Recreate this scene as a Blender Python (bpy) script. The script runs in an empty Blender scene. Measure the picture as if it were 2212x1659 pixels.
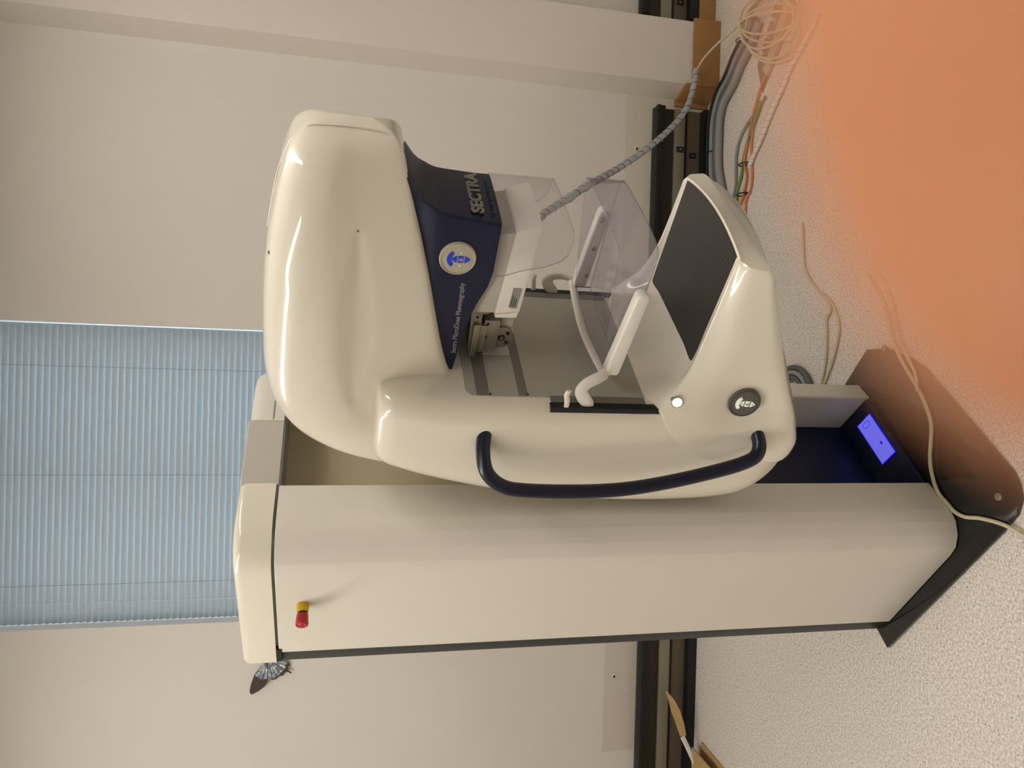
import bpy, bmesh, math, random
import numpy as np
from mathutils import Vector, Matrix
random.seed(7)
sc = bpy.context.scene
col = sc.collection
R = math.radians

# ------------------------------------------------------------------ camera
CAM_H = 1.55
down = np.array([7227., -187.5, 1662.]); down /= np.linalg.norm(down)   # world down seen by the camera (right, up, forward)
ax = np.array([0, math.cos(R(0.8)), -math.sin(R(0.8))]); ax -= down * (ax @ down); ax /= np.linalg.norm(ax)
az = -down; ay = -np.cross(az, ax)
Rw = np.array([ax, ay, az])
r_, u_, f_ = Rw[:, 0], Rw[:, 1], Rw[:, 2]
cd = bpy.data.cameras.new('camera'); cam = bpy.data.objects.new('camera', cd); col.objects.link(cam)
M = Matrix.Identity(4)
for i in range(3):
    M[i][0], M[i][1], M[i][2] = r_[i], u_[i], -f_[i]
M[2][3] = CAM_H
cam.matrix_world = M
cd.sensor_fit = 'HORIZONTAL'; cd.sensor_width = 36.0; cd.lens = 36.0 * 1662.0 / 2212.0
cd.clip_start = 0.001; cd.clip_end = 60
cd.dof.use_dof = True; cd.dof.focus_distance = 1.75; cd.dof.aperture_fstop = cd.lens / 1.5
sc.camera = cam
def cam_pt(x, y, d):           # a point given right / up / forward of the lens (metres)
    return Vector([float(v) for v in (r_ * x + u_ * y + f_ * d)]) + Vector((0, 0, CAM_H))

# ------------------------------------------------------------------ world, exposure
w = bpy.data.worlds.new('world'); sc.world = w; w.use_nodes = True
w.node_tree.nodes['Background'].inputs[0].default_value = (0.58, 0.67, 0.75, 1)
w.node_tree.nodes['Background'].inputs[1].default_value = 5.8
sc.view_settings.view_transform = 'Standard'; sc.view_settings.look = 'None'
sc.view_settings.gamma = 1.0; sc.view_settings.use_curve_mapping = False
sc.view_settings.exposure = 0.0
sc.cycles.transparent_max_bounces = 32

# ------------------------------------------------------------------ materials
def srgb(r, g, b):
    f = lambda c: (c / 255 / 12.92) if c / 255 <= .04045 else ((c / 255 + .055) / 1.055) ** 2.4
    return (f(r), f(g), f(b), 1)
MATS = {}
def mat(name, rgb, rough=.5, metal=0, noise=0, nscale=20, bump=0, bscale=80, coat=0, emit=None, es=0, trans=0, ior=1.45, sss=0, alpha=1, spec=None):
    if name in MATS: return MATS[name]
    m = bpy.data.materials.new(name); m.use_nodes = True; nt = m.node_tree
    b = nt.nodes['Principled BSDF']
    b.inputs['Base Color'].default_value = srgb(*rgb); b.inputs['Roughness'].default_value = rough
    b.inputs['Metallic'].default_value = metal; b.inputs['IOR'].default_value = ior
    b.inputs['Coat Weight'].default_value = coat; b.inputs['Coat Roughness'].default_value = .015
    b.inputs['Transmission Weight'].default_value = trans
    if spec is not None: b.inputs['Specular IOR Level'].default_value = spec
    if emit: b.inputs['Emission Color'].default_value = srgb(*emit); b.inputs['Emission Strength'].default_value = es
    if sss: b.inputs['Subsurface Weight'].default_value = sss; b.inputs['Subsurface Scale'].default_value = .004; b.inputs['Subsurface Radius'].default_value = (1, .35, .15)
    tc = nt.nodes.new('ShaderNodeTexCoord')
    if noise:
        n = nt.nodes.new('ShaderNodeTexNoise'); n.inputs['Scale'].default_value = nscale; n.inputs['Detail'].default_value = 4
        nt.links.new(tc.outputs['Object'], n.inputs['Vector'])
        mx = nt.nodes.new('ShaderNodeMix'); mx.data_type = 'RGBA'; mx.blend_type = 'MULTIPLY'
        mr = nt.nodes.new('ShaderNodeMapRange'); mr.inputs['To Min'].default_value = 1 - noise; mr.inputs['To Max'].default_value = 1 + noise
        nt.links.new(n.outputs['Fac'], mr.inputs['Value'])
        mx.inputs['Factor'].default_value = 1; mx.inputs['A'].default_value = srgb(*rgb)
        nt.links.new(mr.outputs['Result'], mx.inputs['B']); nt.links.new(mx.outputs['Result'], b.inputs['Base Color'])
    if bump:
        n2 = nt.nodes.new('ShaderNodeTexNoise'); n2.inputs['Scale'].default_value = bscale
        nt.links.new(tc.outputs['Object'], n2.inputs['Vector'])
        bp = nt.nodes.new('ShaderNodeBump'); bp.inputs['Strength'].default_value = bump; bp.inputs['Distance'].default_value = .002
        nt.links.new(n2.outputs['Fac'], bp.inputs['Height']); nt.links.new(bp.outputs['Normal'], b.inputs['Normal'])
    MATS[name] = m
    return m
SHELL = mat('glossy_cream_shell', (226, 220, 204), .28, coat=1.0, noise=.015, nscale=3)
COLW = mat('satin_white_cover', (220, 215, 204), .34, noise=.015, nscale=4)
GREY = mat('light_grey_cover', (186, 182, 172), .45, noise=.02, nscale=6)
PLATE = mat('grey_painted_plate', (168, 166, 154), .5, noise=.03, nscale=7)
STRIP = mat('mid_grey_strip', (112, 110, 103), .5, noise=.03)
BEIGE = mat('beige_panel', (186, 174, 146), .55, noise=.03, nscale=2)
NAVY = mat('navy_blue_plastic', (5, 13, 48), .42, noise=.05, nscale=30)
NAVYG = mat('navy_blue_handle', (10, 15, 38), .3, noise=.05, nscale=30)
BLACK = mat('black_plastic', (16, 16, 17), .5, noise=.1)
DGREY = mat('dark_grey_metal', (50, 53, 52), .45, noise=.05, nscale=9)
METAL = mat('machined_metal', (150, 145, 130), .36, metal=.75, noise=.06)
CHROME = mat('chrome', (190, 190, 190), .15, metal=1, noise=.02)
SILVER = mat('silver_wrap', (190, 193, 197), .3, metal=.5, noise=.06, nscale=60)
LABELM = mat('grey_label', (140, 141, 138), .5, noise=.02)
TXT = mat('grey_lettering', (150, 150, 145), .5, noise=.02)
TXTD = mat('dull_grey_lettering', (120, 116, 108), .5, noise=.02)
TXTF = mat('faint_blue_grey_lettering', (58, 64, 76), .5, noise=.02)
INK = mat('black_ink', (20, 20, 20), .6, noise=.02)
BASE = mat('black_glossy_base', (26, 25, 25), .07, noise=.2, nscale=12)
WOOD = mat('varnished_wood', (158, 114, 66), .35, noise=.15, nscale=14)
CREAM = mat('cream_cable', (200, 190, 158), .5, noise=.03)
GCAB = mat('grey_cable', (140, 140, 138), .5, noise=.05)
GCAB2 = mat('dark_grey_cable', (92, 92, 92), .5, noise=.05)
BCAB = mat('black_cable', (28, 28, 30), .5, noise=.05)
OCAB = mat('orange_cable', (206, 124, 70), .5, noise=.05)
GRCAB = mat('green_cable', (112, 138, 70), .5, noise=.05)
CARD = mat('cardboard', (176, 146, 98), .8, noise=.08, nscale=25, bump=.1)
PAPER = mat('white_paper', (225, 220, 215), .8, noise=.03)
WHITE = mat('white_plastic', (226, 222, 212), .35, noise=.02)
RED = mat('red_plastic', (168, 24, 34), .35, noise=.03)
YEL = mat('yellow_plastic', (206, 170, 10), .4, noise=.03)
BLUEK = mat('lit_blue_key', (30, 60, 190), .4, emit=(30, 60, 220), es=.05)
LITK = mat('lit_white_key', (210, 215, 195), .4, emit=(235, 245, 225), es=.35)
PADG = mat('warm_grey_pad', (176, 170, 152), .45, noise=.02)
PADD = mat('dark_grey_pad', (96, 92, 86), .5, noise=.03)
LAMPW = mat('lit_white_lamp', (255, 255, 255), .4, emit=(225, 248, 250), es=1.6)
LCD = mat('lit_blue_display', (60, 60, 200), .3, emit=(112, 108, 226), es=.85)
LCDE = mat('lit_deep_blue_edge', (30, 30, 200), .3, emit=(40, 40, 240), es=.9)
SKIN = mat('skin', (182, 120, 80), .55, sss=.35, noise=.05, nscale=300)
FROST = mat('white_blind_vane', (196, 205, 208), .5)

def glass(name, tint, op=.06):
    m = bpy.data.materials.new(name); m.use_nodes = True; nt = m.node_tree; nt.nodes.clear()
    out = nt.nodes.new('ShaderNodeOutputMaterial'); t = nt.nodes.new('ShaderNodeBsdfTransparent'); g = nt.nodes.new('ShaderNodeBsdfGlossy')
    d = nt.nodes.new('ShaderNodeBsdfDiffuse'); d.inputs[0].default_value = srgb(205, 200, 205)
    t.inputs[0].default_value = tint; g.inputs['Roughness'].default_value = .05
    fr = nt.nodes.new('ShaderNodeFresnel'); gb = nt.nodes.new('ShaderNodeNewGeometry'); mi = nt.nodes.new('ShaderNodeMapRange')
    mi.inputs['To Min'].default_value = 1.5; mi.inputs['To Max'].default_value = 1 / 1.5
    nt.links.new(gb.outputs['Backfacing'], mi.inputs['Value']); nt.links.new(mi.outputs['Result'], fr.inputs[0])
    m1 = nt.nodes.new('ShaderNodeMixShader'); m1.inputs[0].default_value = op
    nt.links.new(t.outputs[0], m1.inputs[1]); nt.links.new(d.outputs[0], m1.inputs[2])
    m2 = nt.nodes.new('ShaderNodeMixShader')
    nt.links.new(fr.outputs[0], m2.inputs[0]); nt.links.new(m1.outputs[0], m2.inputs[1]); nt.links.new(g.outputs[0], m2.inputs[2])
    nt.links.new(m2.outputs[0], out.inputs[0])
    return m
CLEAR = glass('clear_acrylic', (.97, .965, .975, 1), .03)
CLEAR2 = glass('clear_violet_polycarbonate', (.935, .93, .955, 1), .03)
EDGE = glass('acrylic_cut_edge', (.30, .26, .42, 1), .2)
WGLASS = glass('window_glass', (.95, .98, 1, 1), .0)

# wall paint with a bare strip where the old skirting trunk stood
def wall_material(name, rgb, patches=()):
    m = mat(name, rgb, .7, noise=.025, nscale=1.5, bump=.05, bscale=160); nt = m.node_tree
    if not patches: return m
    b = nt.nodes['Principled BSDF']; prev = b.inputs['Base Color'].links[0].from_socket
    g = nt.nodes.new('ShaderNodeNewGeometry'); sp = nt.nodes.new('ShaderNodeSeparateXYZ'); nt.links.new(g.outputs['Position'], sp.inputs[0])
    n = nt.nodes.new('ShaderNodeTexNoise'); n.inputs['Scale'].default_value = 9; nt.links.new(g.outputs['Position'], n.inputs['Vector'])
    def cmp(sock, val, op, wob=0):
        c = nt.nodes.new('ShaderNodeMath'); c.operation = op; nt.links.new(sock, c.inputs[0]); c.inputs[1].default_value = val
        return c.outputs[0]
    def mul(a, c):
        k = nt.nodes.new('ShaderNodeMath'); k.operation = 'MULTIPLY'; nt.links.new(a, k.inputs[0]); nt.links.new(c, k.inputs[1]); return k.outputs[0]
    for (x0, x1, z1, prgb) in patches:
        f = mul(mul(cmp(sp.outputs['X'], x0, 'GREATER_THAN'), cmp(sp.outputs['X'], x1, 'LESS_THAN')), cmp(sp.outputs['Z'], z1, 'LESS_THAN'))
        mx = nt.nodes.new('ShaderNodeMix'); mx.data_type = 'RGBA'
        nt.links.new(f, mx.inputs['Factor']); nt.links.new(prev, mx.inputs['A']); mx.inputs['B'].default_value = srgb(*prgb)
        prev = mx.outputs['Result']
    nt.links.new(prev, b.inputs['Base Color'])
    return m
WALL = wall_material('warm_white_wall_paint', (212, 206, 198), ((-1.588, -.2, .398, (200, 192, 180)), (-.2, 1.229, .372, (204, 198, 182))))
WALL2 = wall_material('warm_white_paint', (214, 206, 196))
CEIL = mat('white_ceiling', (225, 222, 215), .8, noise=.02)

FLOOR = bpy.data.materials.new('speckled_grey_vinyl'); FLOOR.use_nodes = True
nt = FLOOR.node_tree; b = nt.nodes['Principled BSDF']; b.inputs['Roughness'].default_value = .42
tc = nt.nodes.new('ShaderNodeTexCoord')
n1 = nt.nodes.new('ShaderNodeTexNoise'); n1.inputs['Scale'].default_value = 150; n1.inputs['Detail'].default_value = 5; n1.inputs['Roughness'].default_value = .75
cr = nt.nodes.new('ShaderNodeValToRGB'); e = cr.color_ramp.elements
e[0].position = .36; e[0].color = srgb(168, 161, 153); e[1].position = .66; e[1].color = srgb(244, 238, 229)
x = cr.color_ramp.elements.new(.5); x.color = srgb(212, 205, 196)
v1 = nt.nodes.new('ShaderNodeTexVoronoi'); v1.inputs['Scale'].default_value = 90
lt = nt.nodes.new('ShaderNodeMath'); lt.operation = 'LESS_THAN'; lt.inputs[1].default_value = .15
sepc = nt.nodes.new('ShaderNodeSeparateColor')
gt = nt.nodes.new('ShaderNodeMath'); gt.operation = 'GREATER_THAN'; gt.inputs[1].default_value = .78
mu = nt.nodes.new('ShaderNodeMath'); mu.operation = 'MULTIPLY'
mx = nt.nodes.new('ShaderNodeMix'); mx.data_type = 'RGBA'; mx.inputs['B'].default_value = srgb(104, 99, 96)
for a_, b_ in ((tc.outputs['Object'], n1.inputs['Vector']), (tc.outputs['Object'], v1.inputs['Vector']), (n1.outputs['Fac'], cr.inputs[0]),
               (v1.outputs['Distance'], lt.inputs[0]), (v1.outputs['Color'], sepc.inputs[0]), (sepc.outputs[0], gt.inputs[0]),
               (lt.outputs[0], mu.inputs[0]), (gt.outputs[0], mu.inputs[1]), (mu.outputs[0], mx.inputs['Factor']), (cr.outputs[0], mx.inputs['A']), (mx.outputs['Result'], b.inputs['Base Color'])):
    nt.links.new(a_, b_)

# ribbed carbon look for the detector table top
CARB = mat('dark_ribbed_cover', (42, 40, 37), .38); nt = CARB.node_tree; b = nt.nodes['Principled BSDF']
tc = nt.nodes.new('ShaderNodeTexCoord'); wv = nt.nodes.new('ShaderNodeTexWave'); wv.inputs['Scale'].default_value = 34; wv.bands_direction = 'X'
cr = nt.nodes.new('ShaderNodeValToRGB'); cr.color_ramp.elements[0].color = srgb(36, 34, 32); cr.color_ramp.elements[1].color = srgb(54, 50, 46)
nt.links.new(tc.outputs['Object'], wv.inputs['Vector']); nt.links.new(wv.outputs['Fac'], cr.inputs[0]); nt.links.new(cr.outputs[0], b.inputs['Base Color'])

# translucent blind vanes
nt = FROST.node_tree; b = nt.nodes['Principled BSDF']; out = nt.nodes['Material Output']
tr = nt.nodes.new('ShaderNodeBsdfTranslucent'); tr.inputs[0].default_value = srgb(190, 210, 222)
ms = nt.nodes.new('ShaderNodeMixShader'); ms.inputs[0].default_value = .22
nt.links.new(b.outputs[0], ms.inputs[1]); nt.links.new(tr.outputs[0], ms.inputs[2]); nt.links.new(ms.outputs[0], out.inputs[0])

# butterfly wing
WING = mat('butterfly_wing', (60, 48, 36), .5); nt = WING.node_tree; b = nt.nodes['Principled BSDF']
tc = nt.nodes.new('ShaderNodeTexCoord'); sp = nt.nodes.new('ShaderNodeSeparateXYZ'); nt.links.new(tc.outputs['Object'], sp.inputs[0])
def N(kind, **k):
    n = nt.nodes.new(kind)
    for a, v in k.items(): setattr(n, a, v)
    return n
def math_(op, a, c=None):
    n = N('ShaderNodeMath', operation=op)
    for i, s in enumerate((a, c)):
        if s is None: continue
        if isinstance(s, (int, float)): n.inputs[i].default_value = s
        else: nt.links.new(s, n.inputs[i])
    return n.outputs[0]
ang = math_('ARCTAN2', sp.outputs['Z'], sp.outputs['X']); vein = math_('ABSOLUTE', math_('SINE', math_('MULTIPLY', ang, 13.0)))
ve = math_('GREATER_THAN', vein, .33)
rad = math_('SQRT', math_('ADD', math_('MULTIPLY', sp.outputs['X'], sp.outputs['X']), math_('MULTIPLY', sp.outputs['Z'], sp.outputs['Z'])))
nz = N('ShaderNodeTexNoise'); nz.inputs['Scale'].default_value = 60; nt.links.new(tc.outputs['Object'], nz.inputs['Vector'])
inn = math_('LESS_THAN', math_('ADD', rad, math_('MULTIPLY', nz.outputs['Fac'], .02)), .083)
fac = math_('MULTIPLY', ve, inn)
cr = N('ShaderNodeValToRGB'); cr.color_ramp.elements[0].color = srgb(120, 112, 150); cr.color_ramp.elements[0].position = .45; cr.color_ramp.elements[1].color = srgb(190, 220, 190); cr.color_ramp.elements[1].position = .62
nt.links.new(nz.outputs['Fac'], cr.inputs[0])
mx = N('ShaderNodeMix', data_type='RGBA'); nt.links.new(fac, mx.inputs['Factor']); mx.inputs['A'].default_value = srgb(62, 50, 38); nt.links.new(cr.outputs[0], mx.inputs['B'])
nt.links.new(mx.outputs['Result'], b.inputs['Base Color'])

# spiral wrap: dark turns on a silver / white sleeve
# ------------------------------------------------------------------ mesh helpers
def link(name, me, m, parent=None, smooth=None):
    o = bpy.data.objects.new(name, me); col.objects.link(o)
    for k in (m if isinstance(m, (list, tuple)) else [m]): me.materials.append(k)
    if parent: o.parent = parent
    if smooth is not None:
        for p in me.polygons: p.use_smooth = True
        me.set_sharp_from_angle(angle=R(smooth))
    return o
def fin(name, bm, m, parent=None, smooth=None):
    bmesh.ops.recalc_face_normals(bm, faces=bm.faces[:])
    me = bpy.data.meshes.new(name); bm.to_mesh(me); bm.free()
    return link(name, me, m, parent, smooth)
def tag(o, label, cat, group=None, kind=None):
    if label: o['label'] = label
    if cat: o['category'] = cat
    if group: o['group'] = group
    if kind: o['kind'] = kind
    return o
def empty(name, loc, rz=0):
    o = bpy.data.objects.new(name, None); col.objects.link(o); o.location = loc; o.rotation_euler = (0, 0, rz); o.empty_display_size = .05
    return o
def a_box(bm, lo, hi, bev=0, seg=2):
    t = bmesh.new(); bmesh.ops.create_cube(t, size=1)
    for v in t.verts: v.co = Vector([lo[i] + (v.co[i] + .5) * (hi[i] - lo[i]) for i in range(3)])
    if bev: bmesh.ops.bevel(t, geom=t.edges[:], offset=bev, segments=seg, affect='EDGES', profile=.5)
    me = bpy.data.meshes.new('t'); t.to_mesh(me); t.free(); bm.from_mesh(me); bpy.data.meshes.remove(me)
def box(name, lo, hi, m, parent=None, bev=0, seg=2):
    bm = bmesh.new(); a_box(bm, lo, hi, bev, seg)
    return fin(name, bm, m, parent, 40 if bev else None)
def a_prism(bm, pts, axis, a, c, bev=0, seg=2, only=None):
    """pts in the two remaining axes (in order), extruded along axis from a to c"""
    t = bmesh.new(); idx = [i for i in range(3) if i != axis]
    def P(p, h):
        v = [0, 0, 0]; v[idx[0]], v[idx[1]], v[axis] = p[0], p[1], h; return v
    A = [t.verts.new(P(p, a)) for p in pts]; B = [t.verts.new(P(p, c)) for p in pts]; n = len(pts)
    t.faces.new(A); t.faces.new(B)
    for i in range(n): t.faces.new((A[i], A[(i + 1) % n], B[(i + 1) % n], B[i]))
    bmesh.ops.recalc_face_normals(t, faces=t.faces[:])
    if bev:
        ed = t.edges[:] if only is None else [e for e in t.edges if only(e)]
        bmesh.ops.bevel(t, geom=ed, offset=bev, segments=seg, affect='EDGES', profile=.5)
    me = bpy.data.meshes.new('t'); t.to_mesh(me); t.free(); bm.from_mesh(me); bpy.data.meshes.remove(me)
def prism(name, pts, axis, a, c, m, parent=None, bev=0, seg=2, only=None, smooth=35):
    bm = bmesh.new(); a_prism(bm, pts, axis, a, c, bev, seg, only)
    return fin(name, bm, m, parent, smooth)
def cr_(pts, n, closed=False):
    pts = [np.array(p, float) for p in pts]; k = len(pts); out = []
    rng = k if closed else k - 1
    for i in range(rng):
        p0 = pts[(i - 1) % k] if closed or i > 0 else 2 * pts[0] - pts[1]
        p1 = pts[i]; p2 = pts[(i + 1) % k]
        p3 = pts[(i + 2) % k] if closed or i + 2 < k else 2 * pts[-1] - pts[-2]
        for j in range(n):
            t = j / n
            out.append(.5 * ((2 * p1) + (-p0 + p2) * t + (2 * p0 - 5 * p1 + 4 * p2 - p3) * t * t + (-p0 + 3 * p1 - 3 * p2 + p3) * t ** 3))
    if not closed: out.append(pts[-1])
    return out
def a_tube(bm, pts, r, seg=10, sub=6, closed=False, caps=True, flat=None):
    path = cr_(pts, sub, closed) if sub > 1 else [np.array(p, float) for p in pts]
    n = len(path); rings = []; up = None
    for i, p in enumerate(path):
        d = (path[(i + 1) % n] - path[i - 1]) if closed else (path[min(i + 1, n - 1)] - path[max(i - 1, 0)])
        d = d / (np.linalg.norm(d) + 1e-12)
        if up is None:
            up = np.array((0, 0, 1.)) if abs(d[2]) < .9 else np.array((1., 0, 0))
        up = up - d * (up @ d); up /= np.linalg.norm(up) + 1e-12
        sd = np.cross(d, up)
        rr = r(i / max(n - 1, 1)) if callable(r) else r
        ra, rb = (rr, rr) if flat is None else flat
        rings.append([bm.verts.new(p + up * ra * math.cos(2 * math.pi * k / seg) + sd * rb * math.sin(2 * math.pi * k / seg)) for k in range(seg)])
    m = n if closed else n - 1
    for i in range(m):
        A, B = rings[i], rings[(i + 1) % n]
        for k in range(seg): bm.faces.new((A[k], A[(k + 1) % seg], B[(k + 1) % seg], B[k]))
    if caps and not closed: bm.faces.new(rings[0]); bm.faces.new(rings[-1])
def tube(name, pts, r, m, parent=None, seg=10, sub=6, closed=False, flat=None):
    bm = bmesh.new(); a_tube(bm, pts, r, seg, sub, closed, True, flat)
    return fin(name, bm, m, parent, 50)
def a_cyl(bm, c0, c1, r, r2=None, seg=24, bev=0):
    c0, c1 = Vector(c0), Vector(c1); d = c1 - c0
    t = bmesh.new(); bmesh.ops.create_cone(t, cap_ends=True, segments=seg, radius1=r, radius2=r if r2 is None else r2, depth=d.length)
    if bev:
        ed = [e for e in t.edges if abs(e.verts[0].co.z - e.verts[1].co.z) < 1e-6]
        bmesh.ops.bevel(t, geom=ed, offset=bev, segments=3, affect='EDGES', profile=.5)
    Q = d.to_track_quat('Z', 'Y').to_matrix().to_4x4(); bmesh.ops.transform(t, matrix=Matrix.Translation((c0 + c1) / 2) @ Q, verts=t.verts[:])
    me = bpy.data.meshes.new('t'); t.to_mesh(me); t.free(); bm.from_mesh(me); bpy.data.meshes.remove(me)
def cyl(name, c0, c1, r, m, parent=None, r2=None, seg=24, bev=0):
    bm = bmesh.new(); a_cyl(bm, c0, c1, r, r2, seg, bev)
    return fin(name, bm, m, parent, 40)
def loft(name, rings, m, parent=None, smooth=30, caps=True, post=None):
    """rings: list of equal-length closed rings of 3-D points"""
    bm = bmesh.new(); V = []
    for rg in rings: V.append([bm.verts.new(post(p) if post else p) for p in rg])
    n = len(V[0])
    for a, c in zip(V[:-1], V[1:]):
        for k in range(n): bm.faces.new((a[k], a[(k + 1) % n], c[(k + 1) % n], c[k]))
    if caps: bm.faces.new(V[0]); bm.faces.new(V[-1])
    bmesh.ops.remove_doubles(bm, verts=bm.verts[:], dist=1e-5)
    return fin(name, bm, m, parent, smooth)
def frame(origin, xdir, ydir):       # matrix from local xy plane to space
    x = Vector(xdir).normalized(); y = Vector(ydir); y = (y - x * y.dot(x)).normalized(); z = x.cross(y)
    F = Matrix.Identity(4)
    for i in range(3): F[i][0], F[i][1], F[i][2], F[i][3] = x[i], y[i], z[i], origin[i]
    return F
def text(name, body, size, F, m, parent, bold=0, sx=1, align='LEFT', ext=.0004):
    cu = bpy.data.curves.new(name, 'FONT'); cu.body = body; cu.size = size; cu.extrude = ext; cu.offset = bold; cu.align_x = align; cu.align_y = 'CENTER'
    t = bpy.data.objects.new('t', cu); col.objects.link(t)
    dg = bpy.context.evaluated_depsgraph_get(); me = bpy.data.meshes.new_from_object(t.evaluated_get(dg)); bpy.data.objects.remove(t)
    me.transform(F @ Matrix.Diagonal((sx, 1, 1, 1))); me.materials.clear()
    return link(name, me, m, parent)
def flat_poly(name, pts2, F, th, m, parent, bev=0):
    bm = bmesh.new(); a_prism(bm, pts2, 2, 0, th, bev)
    bmesh.ops.transform(bm, matrix=F, verts=bm.verts[:])
    return fin(name, bm, m, parent, 40)

# ================================================================== THE ROOM
def struct(o): o['kind'] = 'structure'; return o
X0, X1, Y0, Y1, H = -2.6, 2.9, -2.2, 3.1, 2.95
WX0, WX1, WZ0, WZ1 = -.964, .160, 1.05, 2.86
struct(box('floor', (X0 - .2, Y0 - .2, -.1), (X1 + .2, Y1 + .35, 0), FLOOR))
struct(box('ceiling', (X0 - .2, Y0 - .2, H), (X1 + .2, Y1 + .35, H + .1), CEIL))
bm = bmesh.new()
a_box(bm, (X0, Y1, 0), (WX0, Y1 + .3, H)); a_box(bm, (WX1, Y1, 0), (X1, Y1 + .3, H))
a_box(bm, (WX0, Y1, 0), (WX1, Y1 + .3, WZ0)); a_box(bm, (WX0, Y1, WZ1), (WX1, Y1 + .3, H))
struct(fin('wall_back', bm, WALL))
struct(box('wall_left', (X0 - .15, Y0, 0), (X0, Y1, H), WALL2))
struct(box('wall_right', (X1, Y0, 0), (X1 + .15, Y1, H), WALL2))
struct(box('wall_front', (X0, Y0 - .15, 0), (X1, Y0, H), WALL2))
# boxed-in pier right of the window with its wooden plinth
prism_pts = [(1.222, 3.1), (1.255, 3.0), (1.518, 3.0), (1.535, 3.1)]
struct(prism('trim_1', prism_pts, 2, .118, H, WALL2, smooth=None))
bm = bmesh.new(); a_prism(bm, [(1.252, 3.0), (1.248, 2.988), (1.53, 2.988), (1.53, 3.0)], 2, 0, .122, .002)
a_prism(bm, [(1.20, 3.1), (1.246, 2.99), (1.258, 2.995), (1.225, 3.1)], 2, 0, .15, .002)
a_box(bm, (1.19, 3.085, 0), (1.22, 3.1, .155), .002)
a_box(bm, (1.53, 3.04, 0), (2.2, 3.1, .075), .002)
a_prism(bm, [(1.252, 3.0), (1.518, 3.0), (1.53, 3.1), (1.225, 3.1)], 2, 0, .118)
struct(fin('baseboard_back', bm, WOOD, None, 40))
# window: frame, glass
win = struct(box('window_1', (WX0, Y1 + .19, WZ0), (WX0 + .05, Y1 + .24, WZ1), WHITE, None, .004))
bm = bmesh.new(); a_box(bm, (WX1 - .05, Y1 + .19, WZ0), (WX1, Y1 + .24, WZ1), .004); a_box(bm, (WX0, Y1 + .19, WZ0), (WX1, Y1 + .24, WZ0 + .05), .004)
a_box(bm, (WX0, Y1 + .19, WZ1 - .05), (WX1, Y1 + .24, WZ1), .004); a_box(bm, (-.43, Y1 + .19, WZ0), (-.38, Y1 + .24, WZ1), .004)
fin('window_frame', bm, WHITE, win, 40)
box('pane', (WX0 + .04, Y1 + .213, WZ0 + .04), (WX1 - .04, Y1 + .217, WZ1 - .04), WGLASS, win)

# venetian blind
bl = empty('venetian_blind', (WX0, Y1 + .07, WZ0))
tag(bl, 'closed light grey horizontal slat venetian blind hanging in the window', 'blind')
bm = bmesh.new(); pitch = .0232; z = WZ0 + .03; bx0, bx1 = .002, (WX1 - WX0) - .009
while z < WZ1 - .05:
    # curved vane, nearly closed: top edge leans to the room
    prof = []
    for k in range(6):
        t = k / 5; a = (t - .5)
        prof.append((-.008 + .016 * t + .0042 * (1 - (2 * a) ** 2), a * .0262))
    prof = [(-p[0], p[1]) for p in prof]
    th = [(p[0] + .0004, p[1]) for p in prof[::-1]]
    a_prism(bm, [(p[0], z - WZ0 + p[1]) for p in prof + th], 0, bx0, bx1 + random.uniform(-.001, .001))
    z += pitch
fin('slat_stack', bm, FROST, bl, 60)
box('head_rail', (0, -.02, WZ1 - WZ0 - .04), (bx1, .025, WZ1 - WZ0), WHITE, bl, .003)
box('bottom_rail', (bx0, -.012, .002), (bx1, .012, .014), WHITE, bl, .003)
for xx in (.145, .557, .963): tube('ladder_cord', [(xx, -.0085, .01), (xx, -.0085, WZ1 - WZ0 - .03)], .0007, GCAB, bl, 5, 1)
tube('lift_cord', [(.075, -.013, .3), (.078, -.013, WZ1 - WZ0 - .03)], .0008, WHITE, bl, 5, 1)

# holes and chips in the bare strip of wall
for i, (xx, zz, s) in enumerate([(.997, .32, .011), (-1.262, .355, .011), (1.13, .31, .004), (1.13, .25, .004), (-1.33, .30, .004), (1.04, .24, .003)]):
    bm = bmesh.new(); bmesh.ops.create_icosphere(bm, subdivisions=2, radius=s)
    for v in bm.verts: v.co = Vector((v.co.x * random.uniform(.6, 1.2), v.co.y * .3, v.co.z * random.uniform(.6, 1.3)))
    o = fin('plaster_chip', bm, PAPER, None, 60); o.location = (xx, 3.0995, zz)
    tag(o, ['large broken plaster plug in the wall right of the machine', 'large broken plaster plug in the wall left of the machine', 'small plaster speck high beside the pier', 'small plaster speck low beside the pier', 'small plaster speck left of the machine', 'tiny plaster speck just above the right wall channel'][i], 'plaster chip', 'plaster chips on the bare wall strip')
    if s > .01: box('hole', (-.008, -.0045, -.005), (.002, .001, .004), BLACK, o, .001)

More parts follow.
